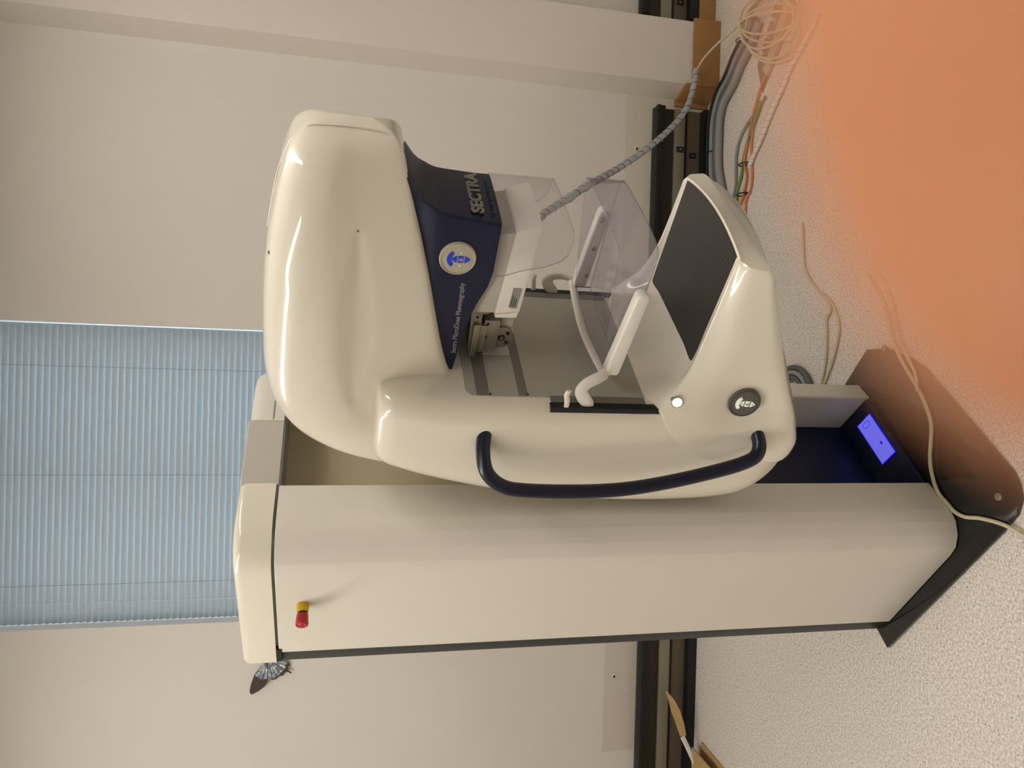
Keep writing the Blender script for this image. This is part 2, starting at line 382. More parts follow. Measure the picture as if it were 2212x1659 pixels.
# black wall channels with metal divider
def channel(x0, x1, lab, zb=0, brk=()):
    e_ = empty('wall_channel', (x0, 3.1, zb)); L = x1 - x0; tag(e_, lab, 'cable channel', 'opened black wall channels')
    box('back_plate', (0, -.012, 0), (L, 0, .252), DGREY, e_)
    bm = bmesh.new(); a_box(bm, (0, -.058, .216), (L, -.012, .252), .002); a_box(bm, (0, -.062, .238), (L, -.052, .254), .001); fin('top_lip', bm, BLACK, e_, 40)
    box('upper_strip', (0, -.018, .161), (L, -.012, .216), mat('dark_brown_strip', (52, 44, 36), .5, noise=.15, nscale=6), e_)
    box('metal_divider', (0, -.03, .113), (L, -.012, .161), mat('dull_aluminium', (140, 134, 118), .45, metal=.4, noise=.05), e_, .001)
    box('groove', (0, -.02, .098), (L, -.012, .113), BLACK, e_)
    box('lower_strip', (0, -.018, .039), (L, -.012, .098), mat('brown_strip', (92, 80, 66), .5, noise=.1, nscale=6), e_)
    bm = bmesh.new(); a_box(bm, (0, -.058, 0), (L, -.012, .039), .002); fin('bottom_lip', bm, BLACK, e_, 40)
    for bx in brk:
        o = box('bracket', (bx - .012, -.034, .118), (bx + .012, -.03, .150), BLACK, e_); cyl('screw', (bx, -.034, .134), (bx, -.037, .134), .004, METAL, o, seg=10)
        o = box('bracket', (bx - .03, -.022, .055), (bx - .006, -.018, .085), BLACK, e_); cyl('screw', (bx - .018, -.022, .07), (bx - .018, -.025, .07), .004, METAL, o, seg=10)
        cyl('screw', (bx + .02, -.058, .228), (bx + .02, -.060, .228), .004, METAL, e_, seg=10)
channel(-2.55, 1.172, 'long opened black wall channel running behind the machine along the back wall', 0, (3.55, 2.2))
channel(1.55, 2.85, 'short opened black wall channel above the wood right of the pier', .078, (.1,))

# ceiling lights
def light_fixture(x, y, L, W, rot, e_, lab):
    o = empty('ceiling_light', (x, y, H), rot); tag(o, lab, 'ceiling light', 'fluorescent ceiling lights')
    box('housing', (-L / 2 - .02, -W / 2 - .02, -.06), (L / 2 + .02, W / 2 + .02, 0), WHITE, o, .004)
    m = mat('lit_fluorescent_%d' % e_, (255, 255, 255), .5, emit=(253, 247, 238), es=e_)
    box('diffuser', (-L / 2, -W / 2, -.066), (L / 2, W / 2, -.06), m, o)
for (lx, ly, lab) in ((1.0, 1.55, 'lit ceiling panel above the right end of the back wall'), (1.0, .2, 'lit ceiling panel just right of the machine head'),
                      (-1.5, 1.45, 'lit ceiling panel above the left end of the back wall'), (-1.2, .1, 'lit ceiling panel left of the viewer')):
    light_fixture(lx, ly, 1.5, .26, R(90), 14 if lx > 0 else (24 if ly > 1 else 12), lab)

# butterfly ornament on the wall, half hidden by the column
bf = empty('butterfly_decoration', (-1.112, 3.094, 1.775)); tag(bf, 'violet and brown butterfly decoration stuck on the wall behind the column', 'decoration')
fore = [(-.002, .012), (-.03, .033), (-.055, .049), (-.081, .058), (-.098, .062), (-.115, .064), (-.125, .058), (-.122, .047), (-.112, .028), (-.098, .010), (-.086, .002), (-.070, -.004), (-.04, .0)]
hind = [(-.004, .0), (-.04, .0), (-.070, -.004), (-.077, -.019), (-.074, -.032), (-.064, -.046), (-.062, -.058), (-.050, -.068), (-.050, -.075), (-.058, -.088), (-.052, -.089), (-.044, -.076), (-.028, -.074), (-.026, -.084), (-.018, -.078), (-.004, -.068)]
for sgn in (1, -1):
    for nm, pp in (('forewing', fore), ('hindwing', hind)):
        bm = bmesh.new(); a_prism(bm, [(p[0] * sgn, p[1]) for p in pp], 1, -.001, .0)
        for v in bm.verts: v.co.y -= abs(v.co.x) * .16
        fin(nm, bm, WING, bf)
bm = bmesh.new(); a_tube(bm, [(0, -.004, .024), (0, -.006, .0), (0, -.004, -.03)], lambda t: .002 + .004 * math.sin(math.pi * t), 10, 6); fin('body', bm, BLACK, bf, 60)

# ================================================================== THE MACHINE (local: x forward, y across, z up)
mm = empty('mammography_machine', (-.364, 1.600, 0), R(-42))
tag(mm, 'large cream and navy mammography machine standing on a black floor plate', 'medical machine')
SC = .283
# base plate
plate_pts = [(-.455, -.045)] + [(.09, -.05)] + [(.150, -.046), (.185, -.028), (.204, .0), (.213, .03)] + [(.205, .40), (.19, .46), (.15, .55), (.09, .615)] + [(-.455, .615)]
bp = prism('base_plate', plate_pts, 2, 0, .012, BASE, mm, .0015, 2, smooth=30)
cyl('bolt', (.146, .011, .012), (.146, .011, .020), .0095, METAL, bp, bev=.0015)
cyl('bolt', (.146, .555, .012), (.146, .555, .020), .0095, METAL, bp, bev=.0015)
# column covers
cpts = [(-.392, 0), (-.075, 0), (-.045, .004), (-.018, .022), (.002, .050), (.009, .080), (.008, .1), (.0, .178), (-.135, .178), (-.392, .178)]
prism('side_cover', cpts, 2, .014, 1.662, COLW, mm, .002, 1, smooth=22)
prism('side_cover', [(-.39, .500), (-.004, .500), (0, .504), (-.006, .562), (-.012, .566), (-.39, .566)], 2, .014, 1.662, COLW, mm, .002, 1, smooth=22)
box('roller_panel', (-.20, .178, .55), (-.13, .500, 1.664), BEIGE, mm)
box('back_panel', (-.392, .178, .014), (-.20, .500, 1.664), GREY, mm)
box('kick_panel', (-.20, .178, .014), (-.125, .500, .55), NAVY, mm)
prism('display_ledge', [(-.125, .012), (-.125, .052), (-.10, .047), (-.004, .026), (-.002, .012)], 1, .178, .500, NAVY, mm, .002)
for s0, s1 in ((.004, .05), (.516, .562)): box('rear_post', (-.436, s0, .012), (-.392, s1, 1.662), DGREY, mm, .002)
# lcd on the ledge
sl = math.atan2(-.021, .096); Fl = frame((-.071, .452, .0445), (0, -1, 0), (math.cos(sl), 0, math.sin(sl)))
d_ = flat_poly('display', [(0, 0), (.150, 0), (.150, .056), (0, .056)], Fl, .0012, LCDE, mm)
flat_poly('screen', [(.002, .002), (.148, .002), (.148, .054), (.002, .054)], Fl @ Matrix.Translation((0, 0, .0012)), .0004, LCD, d_)
MK = mat('blue_mark', (50, 45, 200), .4, emit=(45, 40, 220), es=.6)
for (cx_, cy_, ra, rb, rr) in ((.02, .028, .009, .013, .0008), (.098, .036, .003, .002, .0026)):
    bmx = bmesh.new(); a_tube(bmx, [(cx_ + ra * math.cos(a), cy_ + rb * math.sin(a), .0018) for a in [i * math.pi / 8 for i in range(16)]], rr, 6, 1, True)
    bmesh.ops.transform(bmx, matrix=Fl, verts=bmx.verts[:]); fin('marking', bmx, MK, d_)
# caps on top of the column
def cap(name, pts, z0, z1, m, bev):
    return prism(name, pts, 2, z0, z1, m, mm, bev, 6, only=lambda e: max(v.co.z for v in e.verts) > z1 - 1e-5 and min(v.co.z for v in e.verts) > z1 - 1e-5, smooth=28)
prism('gap_seal', [(-.42, .008), (-.075, .008), (-.04, .014), (-.012, .035), (-.004, .06), (-.006, .55), (-.42, .55)], 2, 1.660, 1.673, GCAB, mm)
cap('top_cap', [(-.432, -.002), (-.075, -.002), (-.045, .002), (-.018, .020), (.003, .049), (.011, .080), (.010, .1), (.002, .181), (-.432, .181)], 1.668, 1.744, SHELL, .018)
cap('bridge_cap', [(-.43, .181), (-.002, .181), (-.002, .374), (-.43, .374)], 1.664, 1.744, GREY, .004)
cap('corner_cap', [(-.43, .374), (.0, .374), (.0, .50), (-.012, .55), (-.04, .566), (-.43, .566)], 1.664, 1.742, COLW, .03)
box('cap_seam', (-.01, .376, 1.687), (.0010, .44, 1.690), GCAB, mm)
for p in ((-.33, .12), (-.41, .14)): cyl('cap_screw', (p[0], p[1], 1.742), (p[0], p[1], 1.757), .010, BLACK, mm, seg=12, bev=.002)
cable_gap = box('gap_bracket', (-.43, -.0015, 1.655), (-.375, .02, 1.671), BLACK, mm)
# emergency stop
es = cyl('emergency_stop', (-.19, .0, 1.606), (-.19, -.020, 1.606), .0135, YEL, mm, r2=.0125, bev=.001)
cyl('neck', (-.19, -.020, 1.606), (-.19, -.024, 1.606), .010, BLACK, es)
cyl('push_button', (-.19, -.024, 1.606), (-.19, -.050, 1.606), .0125, RED, es, r2=.014, bev=.003)
bmx = bmesh.new()
for k in range(3):
    a0 = k * 2 * math.pi / 3; a_tube(bmx, [(-.19 + .0075 * math.cos(a0 + j * .28), -.0503, 1.606 + .0075 * math.sin(a0 + j * .28)) for j in range(5)], .0007, 5, 1)
fin('arrow_marking', bmx, mat('pale_red', (210, 150, 150), .5), es)

# ---- rotary hub behind the arm
cyl('rotary_hub', (-.128, SC, .95), (.06, SC, .95), .11, GREY, mm, seg=40)

# ---- arm casing : horizontal sections
st = [  # z, f_back, f_front, half width
    (.556, .16, .26, .12), (.562, .125, .27, .165), (.574, .094, .285, .19), (.61, .064, .30, .206), (.65, .044, .31, .212), (.72, .033, .32, .214), (.80, .028, .325, .214),
    (.86, .027, .330, .214), (.91, .028, .337, .214), (.95, .030, .337, .214), (1.06, .037, .337, .214), (1.17, .057, .337, .214), (1.277, .085, .337, .214), (1.33, .100, .339, .213),
    (1.38, .116, .344, .212), (1.42, .131, .349, .210), (1.445, .140, .350, .207), (1.463, .148, .345, .199), (1.470, .158, .336, .19), (1.474, .185, .315, .165)]
def rr_ring(fb, ff, wd, z, rb=.085, rf=.045, n=9):
    pts = []
    rb = min(rb, (ff - fb) * .45, wd * .9); rf = min(rf, (ff - fb) * .45, wd * .9)
    for (cx, cy, rx, a0, a1) in ((ff - rf, -wd + rf, rf, -90, 0), (ff - rf, wd - rf, rf, 0, 90), (fb + rb, wd - rb * .75, rb, 90, 180), (fb + rb, -wd + rb * .75, rb, 180, 270)):
        ry = rx if rx == rf else rx * .75
        for k in range(n):
            a = R(a0 + (a1 - a0) * k / (n - 1)); pts.append((cx + rx * math.cos(a), SC + cy + ry * math.sin(a), z))
    # keep lateral dimension
    return pts
dens = cr_(st, 4)
loft('arm_casing', [rr_ring(p[1], p[2], p[3], p[0]) for p in dens], SHELL, mm, 40)

# ---- front plate inside the C
def fpoly(name, pts, f0, f1, m, parent=mm, bev=0): return prism(name, pts, 0, f0, f1, m, parent, bev, 2)
r = .02; arc = [(.116 + r - r * math.cos(R(a)), 1.304 - r + r * math.sin(R(a))) for a in range(0, 91, 15)]
fp = fpoly('front_plate', [(.116, .938)] + arc + [(.566 - a[0], a[1]) for a in arc[::-1]] + [(.450, .938)], .330, .3385, PLATE)
for z0, z1 in ((1.258, 1.283), (1.181, 1.199)): box('groove_strip', (.3385, .117, z0), (.3392, .449, z1), STRIP, fp)
box('carrier_cover', (.3385, .238, 1.2), (.3405, .42, 1.2575), GREY, fp, .001)
cyl('screw', (.3385, .120, 1.256), (.3400, .120, 1.256), .0022, BLACK, fp, seg=8); cyl('screw', (.3385, .121, 1.181), (.3400, .121, 1.181), .0022, BLACK, fp, seg=8)
for s0, s1, t0, t1 in ((.101, .119, .085, .101), (.447, .465, .465, .481)):
    box('rail_strip', (.325, s0, .94), (.3392, s1, 1.137), STRIP, fp)
    box('arm_slot', (.318, t0, .905), (.3384, t1, 1.140), BLACK, fp)
# ---- lower housing that carries the detector table : sections along f
hst = [  # f, z_bottom, half bottom, side z low, half side, z ridge, half ridge, half inner, z inner
    (.210, .575, .15, .600, .2195, .735, .2195, .17, .735),
    (.222, .560, .16, .592, .2200, .790, .2200, .17, .79),
    (.262, .562, .17, .594, .2205, .850, .2195, .165, .85),
    (.300, .580, .17, .612, .2200, .887, .2170, .160, .889),
    (.336, .598, .17, .630, .2195, .913, .2110, .155, .938),
    (.350, .606, .17, .638, .2185, .908, .2070, .152, .914),
    (.372, .620, .17, .652, .2160, .896, .1970, .148, .886),
    (.400, .637, .168, .668, .2130, .882, .1860, .145, .864),
    (.430, .655, .165, .686, .2090, .870, .1760, .1435, .8535),
    (.500, .695, .16, .722, .2000, .861, .1640, .143, .853),
    (.570, .735, .155, .756, .1910, .858, .1600, .143, .853),
    (.640, .772, .150, .788, .1845, .857, .1575, .143, .853),
    (.660, .784, .150, .797, .1830, .8565, .1570, .143, .853),
    (.668, .795, .150, .803, .1800, .852, .1560, .143, .850)]
rings = []
hd = cr_(hst, 3)
def half(ctrl, n):
    p = cr_([(0, *c) if False else c for c in ctrl], 1)
    return p
for p in hd:
    f, zb, hb, zl, hs, zr, hr, hi, zi = p
    ctrl = [(0, zb), (hb * .6, zb), (hb, zb + .002), ((hb + hs) / 2 + .004, zb + (zl - zb) * .35), (hs, zl), (hs - .1 * (hs - hr), zl + .3 * (zr - zl)), (hs - .4 * (hs - hr), zl + .72 * (zr - zl)), (hr + .002, zr - .006), (hr - .003, zr), ((hr * .6 + hi * .4), zr * .75 + zi * .25), (hi, zi), (hi * .6, zi), (0, zi)]
    hp = cr_(ctrl, 4)
    pts = []
    for q in hp: pts.append((f, SC - q[0], q[1]))
    for q in hp[::-1][1:-1]: pts.append((f, SC + q[0], q[1]))
    rings.append(pts)
def hpost(p):
    f, s, z = p
    x_ = (s - SC) / .16; g = max(0, min(1, (f - .44) / .228)); g = g * g * (3 - 2 * g)
    f += .022 * max(0, 1 - x_ * x_) * g
    if s < SC:                                   # dished recess round the key pad
        d2 = ((f - .365) / .062) ** 2 + ((z - .742) / .066) ** 2
        if s < .12: s += .016 * math.exp(-(d2 ** 1.6))
        d3 = ((f - .377) / .022) ** 2 + ((z - .897) / .022) ** 2
    return (f, s, z)
housing = loft('detector_housing', rings, SHELL, mm, 32, post=hpost)
# fine tessellated dark table top
top = [(.412 - .012 * (1 - ((s - SC) / .14) ** 2) * 0 + .0, s) for s in ()]
front = [(.667 + .020 * (1 - ((s - SC) / .15) ** 2) - .001, s) for s in np.linspace(.143, .423, 17)]
rear = [(.404 + .010 * (1 - ((s - SC) / .14) ** 2), s) for s in np.linspace(.423, .143, 17)]
prism('detector_table', front + rear, 2, .850, .8548, CARB, mm, smooth=30)

# key pads, lamp
def keypad(name, c, nrm, up, r, body, keymat, dark=False):
    nrm = Vector(nrm).normalized(); x = Vector(up).cross(nrm).normalized(); F = frame(c, x, up)
    if (Vector((F[0][2], F[1][2], F[2][2]))).dot(nrm) < 0: F = frame(c, -x, up)
    nz = Vector((F[0][2], F[1][2], F[2][2])); cV = Vector(c)
    o = cyl(name, cV - nz * .012, cV + nz * .003, r, body, mm, seg=48, bev=.0015)
    bm = bmesh.new(); a_tube(bm, [F @ Vector((r * .93 * math.cos(a), r * .93 * math.sin(a), .0032)) for a in [i * math.pi / 24 for i in range(48)]], .0014, 8, 1, True)
    fin('rim', bm, body if not dark else mat('dark_rim', (70, 64, 58), .4), o, 60)
    k = r / .033; T = F @ Matrix.Translation((0, 0, .003)) @ Matrix.Diagonal((k, k, 1, 1))
    arcp = [(.0195 * math.cos(R(a)), .0215 * math.sin(R(a)) - .002) for a in range(35, 146, 11)] + [(.0125 * math.cos(R(a)) * 1.0, .0115 * math.sin(R(a)) - .000) for a in range(140, 39, -11)]
    flat_poly('rocker_key', arcp, T, .0012, keymat, o)
    flat_poly('up_key', [(-.0068, .0022), (.0068, .0022), (.0062, .004), (.001, .0108), (-.001, .0108), (-.0062, .004)], T, .0012, keymat, o)
    flat_poly('lamp_key', [(-.0065, -.0095), (.0065, -.0095), (.0068, -.005), (.0065, -.0005), (-.0065, -.0005), (-.0068, -.005)], T, .0012, keymat, o)
    flat_poly('down_key', [(-.0068, -.0122), (.0068, -.0122), (.0062, -.014), (.001, -.0215), (-.001, -.0215), (-.0062, -.014)], T, .0012, keymat, o)
    sm = INK if dark else mat('white_symbol', (225, 220, 210), .5)
    bm = bmesh.new()
    for j in range(5):
        a = R(-90 + (j - 2) * 34); a_tube(bm, [Vector((.003 * math.cos(a), -.005 + .003 * math.sin(a), .0016)), Vector((.0046 * math.cos(a), -.005 + .0046 * math.sin(a), .0016))], .0004, 5, 1)
    a_tube(bm, [Vector((.0018 * math.cos(a), -.005 + .0018 * math.sin(a), .0016)) for a in [i * math.pi / 5 for i in range(10)]], .0004, 5, 1, True)
    a_tube(bm, [Vector((0, -.0032, .0016)), Vector((0, -.0016, .0016))], .0011, 5, 1)
    bmesh.ops.transform(bm, matrix=T, verts=bm.verts[:]); fin('lamp_symbol', bm, sm, o)
    if dark:
        for (ax_, ay_, dx, dy) in ((0, .0045, 0, .0045), (0, -.0140, 0, -.0045), (.0125, .0125, .0038, -.0035), (-.0125, .0125, -.0038, -.0035)):
            bm = bmesh.new(); p0 = Vector((ax_, ay_, .0016)); d = Vector((dx, dy, 0)); n_ = Vector((-d.y, d.x, 0)).normalized()
            a_tube(bm, [p0, p0 + d * .6], .0004, 5, 1)
            vs = [bm.verts.new(q) for q in (p0 + d, p0 + d * .5 + n_ * .0015, p0 + d * .5 - n_ * .0015)]; bm.faces.new(vs)
            bmesh.ops.transform(bm, matrix=T, verts=bm.verts[:]); fin('arrow', bm, INK, o)
    else:
        for sx in (-1, 1): flat_poly('indicator', [(sx * .0128 - .0016, -.0065), (sx * .0128 + .0016, -.0065), (sx * .0128 + .0016, -.0033), (sx * .0128 - .0016, -.0033)], T, .0008, sm, o)
    return o
keypad('head_keypad', (.599, .189, 1.346), (0, -1, 0), (0, 0, 1), .033, PADG, BLUEK)
keypad('housing_keypad', (.370, .078, .743), (.12, -1, .20), (0, .1, 1), .033, PADD, LITK, True)
ok, l_, n_, _ = housing.ray_cast(Vector((.366, -.3, .888)), Vector((0, 1, 0)))
n_ = (n_ + Vector((0, -.6, .1))).normalized()
lp = cyl('positioning_lamp', l_ - n_ * .012, l_ + n_ * .0025, .0125, CHROME, mm, bev=.001)
cyl('lens', l_ + n_ * .0015, l_ + n_ * .0042, .0098, LAMPW, lp, bev=.001)
# grab handle
tube('grab_handle', [(.285, .085, 1.262), (.252, .055, 1.266), (.215, .028, 1.256), (.188, .015, 1.222), (.178, .012, 1.17), (.174, .012, 1.066), (.18, .012, .97), (.198, .014, .88), (.225, .017, .79), (.252, .020, .722), (.268, .03, .692), (.285, .055, .684), (.295, .09, .69)], .0145, NAVYG, mm, 18, 6)

# ---- head shell: rings swept from the nose back and down into the arm
hs_ = [  # (f,z) bottom, (f,z) top, half width
    ((.797, 1.500), (.797, 1.570), .003), ((.790, 1.478), (.789, 1.600), .030), ((.780, 1.462), (.777, 1.617), .058), ((.765, 1.452), (.760, 1.630), .084), ((.745, 1.446), (.735, 1.640), .104),
    ((.705, 1.434), (.690, 1.653), .127), ((.64, 1.414), (.62, 1.667), .146), ((.56, 1.392), (.53, 1.677), .159), ((.47, 1.370), (.43, 1.682), .168), ((.40, 1.352), (.345, 1.682), .172),
    ((.345, 1.333), (.27, 1.668), .174), ((.33, 1.318), (.205, 1.632), .174), ((.318, 1.305), (.155, 1.572), .173), ((.31, 1.292), (.122, 1.500), .171), ((.305, 1.27), (.105, 1.43), .168), ((.30, 1.24), (.10, 1.33), .16)]
hc = [(0, 1.0), (.35, .998), (.62, .988), (.80, .955), (.92, .89), (.985, .79), (1.0, .69), (.975, .59), (.905, .495), (.835, .40), (.775, .28), (.715, .16), (.655, .05), (.60, .01), (.5, 0), (0, 0)]
flatst = [(*a, *b_, w_) for a, b_, w_ in hs_]
rings = []
for q in cr_(flatst, 8):
    B = np.array(q[0:2]); T = np.array(q[2:4]); w_ = max(q[4], .001)
    hp = cr_(hc, 5); pts = []
    for sd in (-1, 1):
        seq = hp if sd < 0 else hp[::-1][1:-1]
        for h in seq:
            p = B + (T - B) * h[1]; pts.append((p[0], SC + sd * h[0] * w_, p[1]))
    rings.append(pts)
def leaf(p):                                 # shallow leaf-shaped scallop pressed into each flank
    f, sd_, z = p; t = (f - .48) / .175; c = 1.518
    hw = .040 * max(0, 1 - t * t) ** .8 * (1 - .25 * t)
    if hw > .004:
        e = min(1, max(0, 1 - abs(z - c) / hw)); e = e * e * (3 - 2 * e) if e < .35 else min(1, .28 + (e - .35) * .9)
        sd_ += (.0065 * e) * (1 if sd_ < SC else -1) * (1 if abs(sd_ - SC) > .09 else 0)
    return (f, sd_, z)
head = loft('tube_head_shell', rings, SHELL, mm, 34, post=leaf)
# seam that runs round the nose
sm_pts = [(.60, SC - .03, 1.6702), (.69, SC - .03, 1.654), (.735, SC - .03, 1.640), (.760, SC - .03, 1.629), (.777, SC - .03, 1.612), (.788, SC - .029, 1.598), (.7905, SC - .029, 1.575), (.7915, SC - .028, 1.54), (.7905, SC - .028, 1.505), (.787, SC - .029, 1.480), (.777, SC - .032, 1.461), (.757, SC - .045, 1.449), (.738, SC - .062, 1.444)]
tube('nose_seam', sm_pts, .0012, WHITE, head, 6, 4)
def hit(o, origin, d):
    ok, loc, nrm, _ = o.ray_cast(Vector(origin), Vector(d)); return loc, nrm
for c, d in (((.655, -.3, 1.52), (0, 1, 0)), ((.60, .17, 1.9), (0, 0, -1))):
    l_, n_ = hit(head, c, d); cyl('shell_screw', l_ - n_ * .002, l_ + n_ * .0005, .002 if d[1] else .003, STRIP if d[1] else BLACK, head, seg=12)

# ---- navy panel under the head : sections at constant height, concave front
bst = [  # z, f front, half width front, f_rear
    (1.278, .671, .093, .575), (1.284, .6715, .093, .54), (1.30, .672, .092, .495), (1.315, .673, .091, .425), (1.325, .674, .090, .338), (1.335, .675, .0895, .335), (1.378, .680, .086, .335), (1.40, .690, .082, .335), (1.422, .706, .075, .335), (1.447, .738, .068, .335), (1.47, .74, .06, .335)]
rings = []
for q in cr_(bst, 3):
    z, ff, wf, fr = q; pts = []; ws = .0935
    c = .006
    w2 = ws if z < 1.385 else max(wf + .004, ws - (z - 1.385) * .42)
    near = [(fr, -ws), (min(ff - .06, .6) if z < 1.3 else ff - .08, -w2), (ff - .025, -(w2 * .6 + wf * .4)), (ff - .004, -wf), (ff, -wf + .006)]
    ring = near + [(ff + .004, -wf * .5), (ff + .005, 0), (ff + .004, wf * .5)] + [(a, -b_) for a, b_ in near[::-1]]
    for a, b_ in ring: pts.append((a, SC + b_, z))
    rings.append(pts)
navy = loft('navy_panel', rings, NAVY, mm, 25)
Ft = frame((.676, .212, 1.3165), (0, 1, 0), (.0, 0, 1))
text('lettering', 'SECTRA', .030, Ft @ Matrix.Translation((0, 0, .003)), TXTD, navy, bold=.0012, sx=1.3, ext=.0012)
text('lettering', 'Sectra MicroDose Mammography', .0105, frame((.6795, .214, 1.289), (0, 1, 0), (0, 0, 1)), TXTF, navy, sx=.92, ext=.0006)
text('lettering', 'Sectra MicroDose Mammography', .0135, frame((.381, .1893, 1.3275), (1, 0, .02), (0, 0, 1)), TXT, navy, sx=.90, ext=.0004)
flat_poly('crescent_mark', [(0, 0), (.004, .001), (.006, .004), (.003, .003)], frame((.350, .1893, 1.338), (1, 0, 0), (0, 0, 1)), .0005, TXT, navy)

# ---- collimator under the navy panel
prism('collimator_housing', [(.640, 1.285), (.648, 1.240), (.470, 1.255), (.470, 1.305), (.50, 1.31), (.60, 1.30)], 1, .207, .359, GREY, mm, .001)
wb = prism('collimator_cover', [(.652, 1.246), (.668, 1.200), (.476, 1.210), (.470, 1.257)], 1, .203, .363, WHITE, mm, .003)
prism('end_lip', [(.478, 1.212), (.470, 1.257), (.462, 1.256), (.464, 1.214)], 1, .201, .365, WHITE, wb, .002)
Fb = frame((.486, .2028, 1.2215), (1, 0, -.055), (.0, 0, 1))
lb = flat_poly('label_plate', [(0, -.004), (.045, -.004), (.047, -.002), (.046, .0125), (.002, .0125), (0, .0105)], Fb, .0005, LABELM, wb)
bm = bmesh.new()
for j in range(3):                              # unreadably small printed lines
    x_ = .004
    while x_ < .030 - j * .004:
        wd_ = random.uniform(.0008, .0022); a_box(bm, (x_, .0082 - j * .004, .0004), (x_ + wd_, .0100 - j * .004, .0007)); x_ += wd_ + .0006
bmesh.ops.transform(bm, matrix=Fb, verts=bm.verts[:]); fin('lettering', bm, INK, lb)
# collimator mechanism
mech = prism('filter_mechanism', [(.385, 1.295), (.455, 1.298), (.470, 1.300), (.470, 1.262), (.455, 1.262), (.452, 1.275), (.425, 1.275), (.425, 1.262), (.36, 1.262), (.352, 1.290)], 1, .222, .34, METAL, mm, .001)
box('slide_bar', (.352, .214, 1.278), (.432, .222, 1.290), METAL, mech, .001)
box('motor_block', (.362, .226, 1.236), (.436, .33, 1.268), METAL, mech, .002)
for c in ((.428, 1.261), (.395, 1.261), (.446, 1.285)): cyl('screw_hole', (c[0], .2262 if c[1] < 1.27 else .2222, c[1]), (c[0], .2235 if c[1] < 1.27 else .2215, c[1]), .0028, BLACK, mech, seg=10)
mo = cyl('motor', (.384, .31, 1.234), (.386, .236, 1.226), .0255, METAL, mech, seg=30, bev=.001)
cyl('motor_flange', (.384, .30, 1.233), (.3855, .244, 1.227), .028, WHITE, mo, seg=30, bev=.001)
cyl('spindle_ring', (.386, .2365, 1.2262), (.3861, .2355, 1.2261), .0078, BLACK, mo, seg=20); cyl('spindle', (.386, .2365, 1.2262), (.3861, .2335, 1.2259), .0045, CHROME, mo, seg=16)
for a in (45, 135, 225, 315): cyl('screw', (.386 + .0165 * math.cos(R(a)), .2365, 1.2262 + .0165 * math.sin(R(a))), (.386 + .0165 * math.cos(R(a)), .2345, 1.226 + .0165 * math.sin(R(a))), .0032, BLACK, mo, seg=10)
prism('terminal_board', [(.40, 1.228), (.436, 1.232), (.444, 1.222), (.436, 1.206), (.404, 1.205)], 1, .244, .30, GREY, mech, .001)

# ---- clear face shield
def sheet(name, plan, zt, zb, th, m, parent, edge=None):
    """vertical bent sheet. plan: list of (f,s); zb may be a function of index"""
    bm = bmesh.new(); n = len(plan); o_, i_ = [], []
    c = np.mean(np.array(plan), axis=0)
    for k, p in enumerate(plan):
        a = np.array(plan[max(k - 1, 0)]); b2 = np.array(plan[min(k + 1, n - 1)]); d = b2 - a; d /= np.linalg.norm(d); nn = np.array((-d[1], d[0]))
        for lst, off in ((o_, 0), (i_, th)):
            q = np.array(p) + nn * off; z_b = zb[k]; z_t = zt[k] if isinstance(zt, (list, tuple)) else zt
            lst.append((bm.verts.new((q[0], q[1], z_t)), bm.verts.new((q[0], q[1], z_b))))
    ef = []
    for k in range(n - 1):
        bm.faces.new((o_[k][0], o_[k + 1][0], o_[k + 1][1], o_[k][1])); bm.faces.new((i_[k][0], i_[k + 1][0], i_[k + 1][1], i_[k][1]))
        ef.append(bm.faces.new((o_[k][0], o_[k + 1][0], i_[k + 1][0], i_[k][0]))); ef.append(bm.faces.new((o_[k][1], o_[k + 1][1], i_[k + 1][1], i_[k][1])))
    for k in (0, n - 1): ef.append(bm.faces.new((o_[k][0], o_[k][1], i_[k][1], i_[k][0])))
    for f in ef: f.material_index = 1
    return fin(name, bm, [m, edge or EDGE], parent, 25)
splan = [(.578, .172), (.590, .172), (.602, .173), (.615, .174), (.630, .175), (.650, .1765), (.663, .179), (.670, .186), (.672, .196)]
sz = [1.262, 1.235, 1.19, 1.163, 1.152, 1.149, 1.149, 1.149, 1.149]
sheet('face_shield', splan + [(.673, SC)] + [(a, .566 - b_) for a, b_ in splan[::-1]], 1.277, sz + [1.149] + sz[::-1], .0022, CLEAR, mm)

# ---- compression paddle: clear tray, side bars and fork
pad = empty('compression_paddle', (0, 0, 0)); pad.parent = mm
fl_n, fl_f, f0, f1 = .147, .419, .396, .667
bz = .998
def pfront(s): return f1 + .006 * (1 - ((s - SC) / .136) ** 2)
outline = [(f0, fl_n + .004), (f0 + .12, fl_n + .001), (f1 - .03, fl_n), (f1 - .012, fl_n + .002), (f1 - .002, fl_n + .012)] + [(pfront(s), s) for s in np.linspace(fl_n + .03, fl_f - .03, 7)] + [(f1 - .002, fl_f - .012), (f1 - .012, fl_f - .002), (f1 - .03, fl_f), (f0 + .12, fl_f - .001), (f0, fl_f - .004)]
tray = prism('tray_bottom', outline, 2, bz, bz + .0028, CLEAR2, pad, smooth=None)
def ztop(f): return 1.034 + (1.074 - 1.034) * max(0, (f - .40) / .267) ** 1.0
outl = [(a, b_) for a, b_ in outline]
sheet('tray_wall', outl, [ztop(a) + .0 for a, b_ in outl], [bz] * len(outl), .0026, CLEAR2, pad)
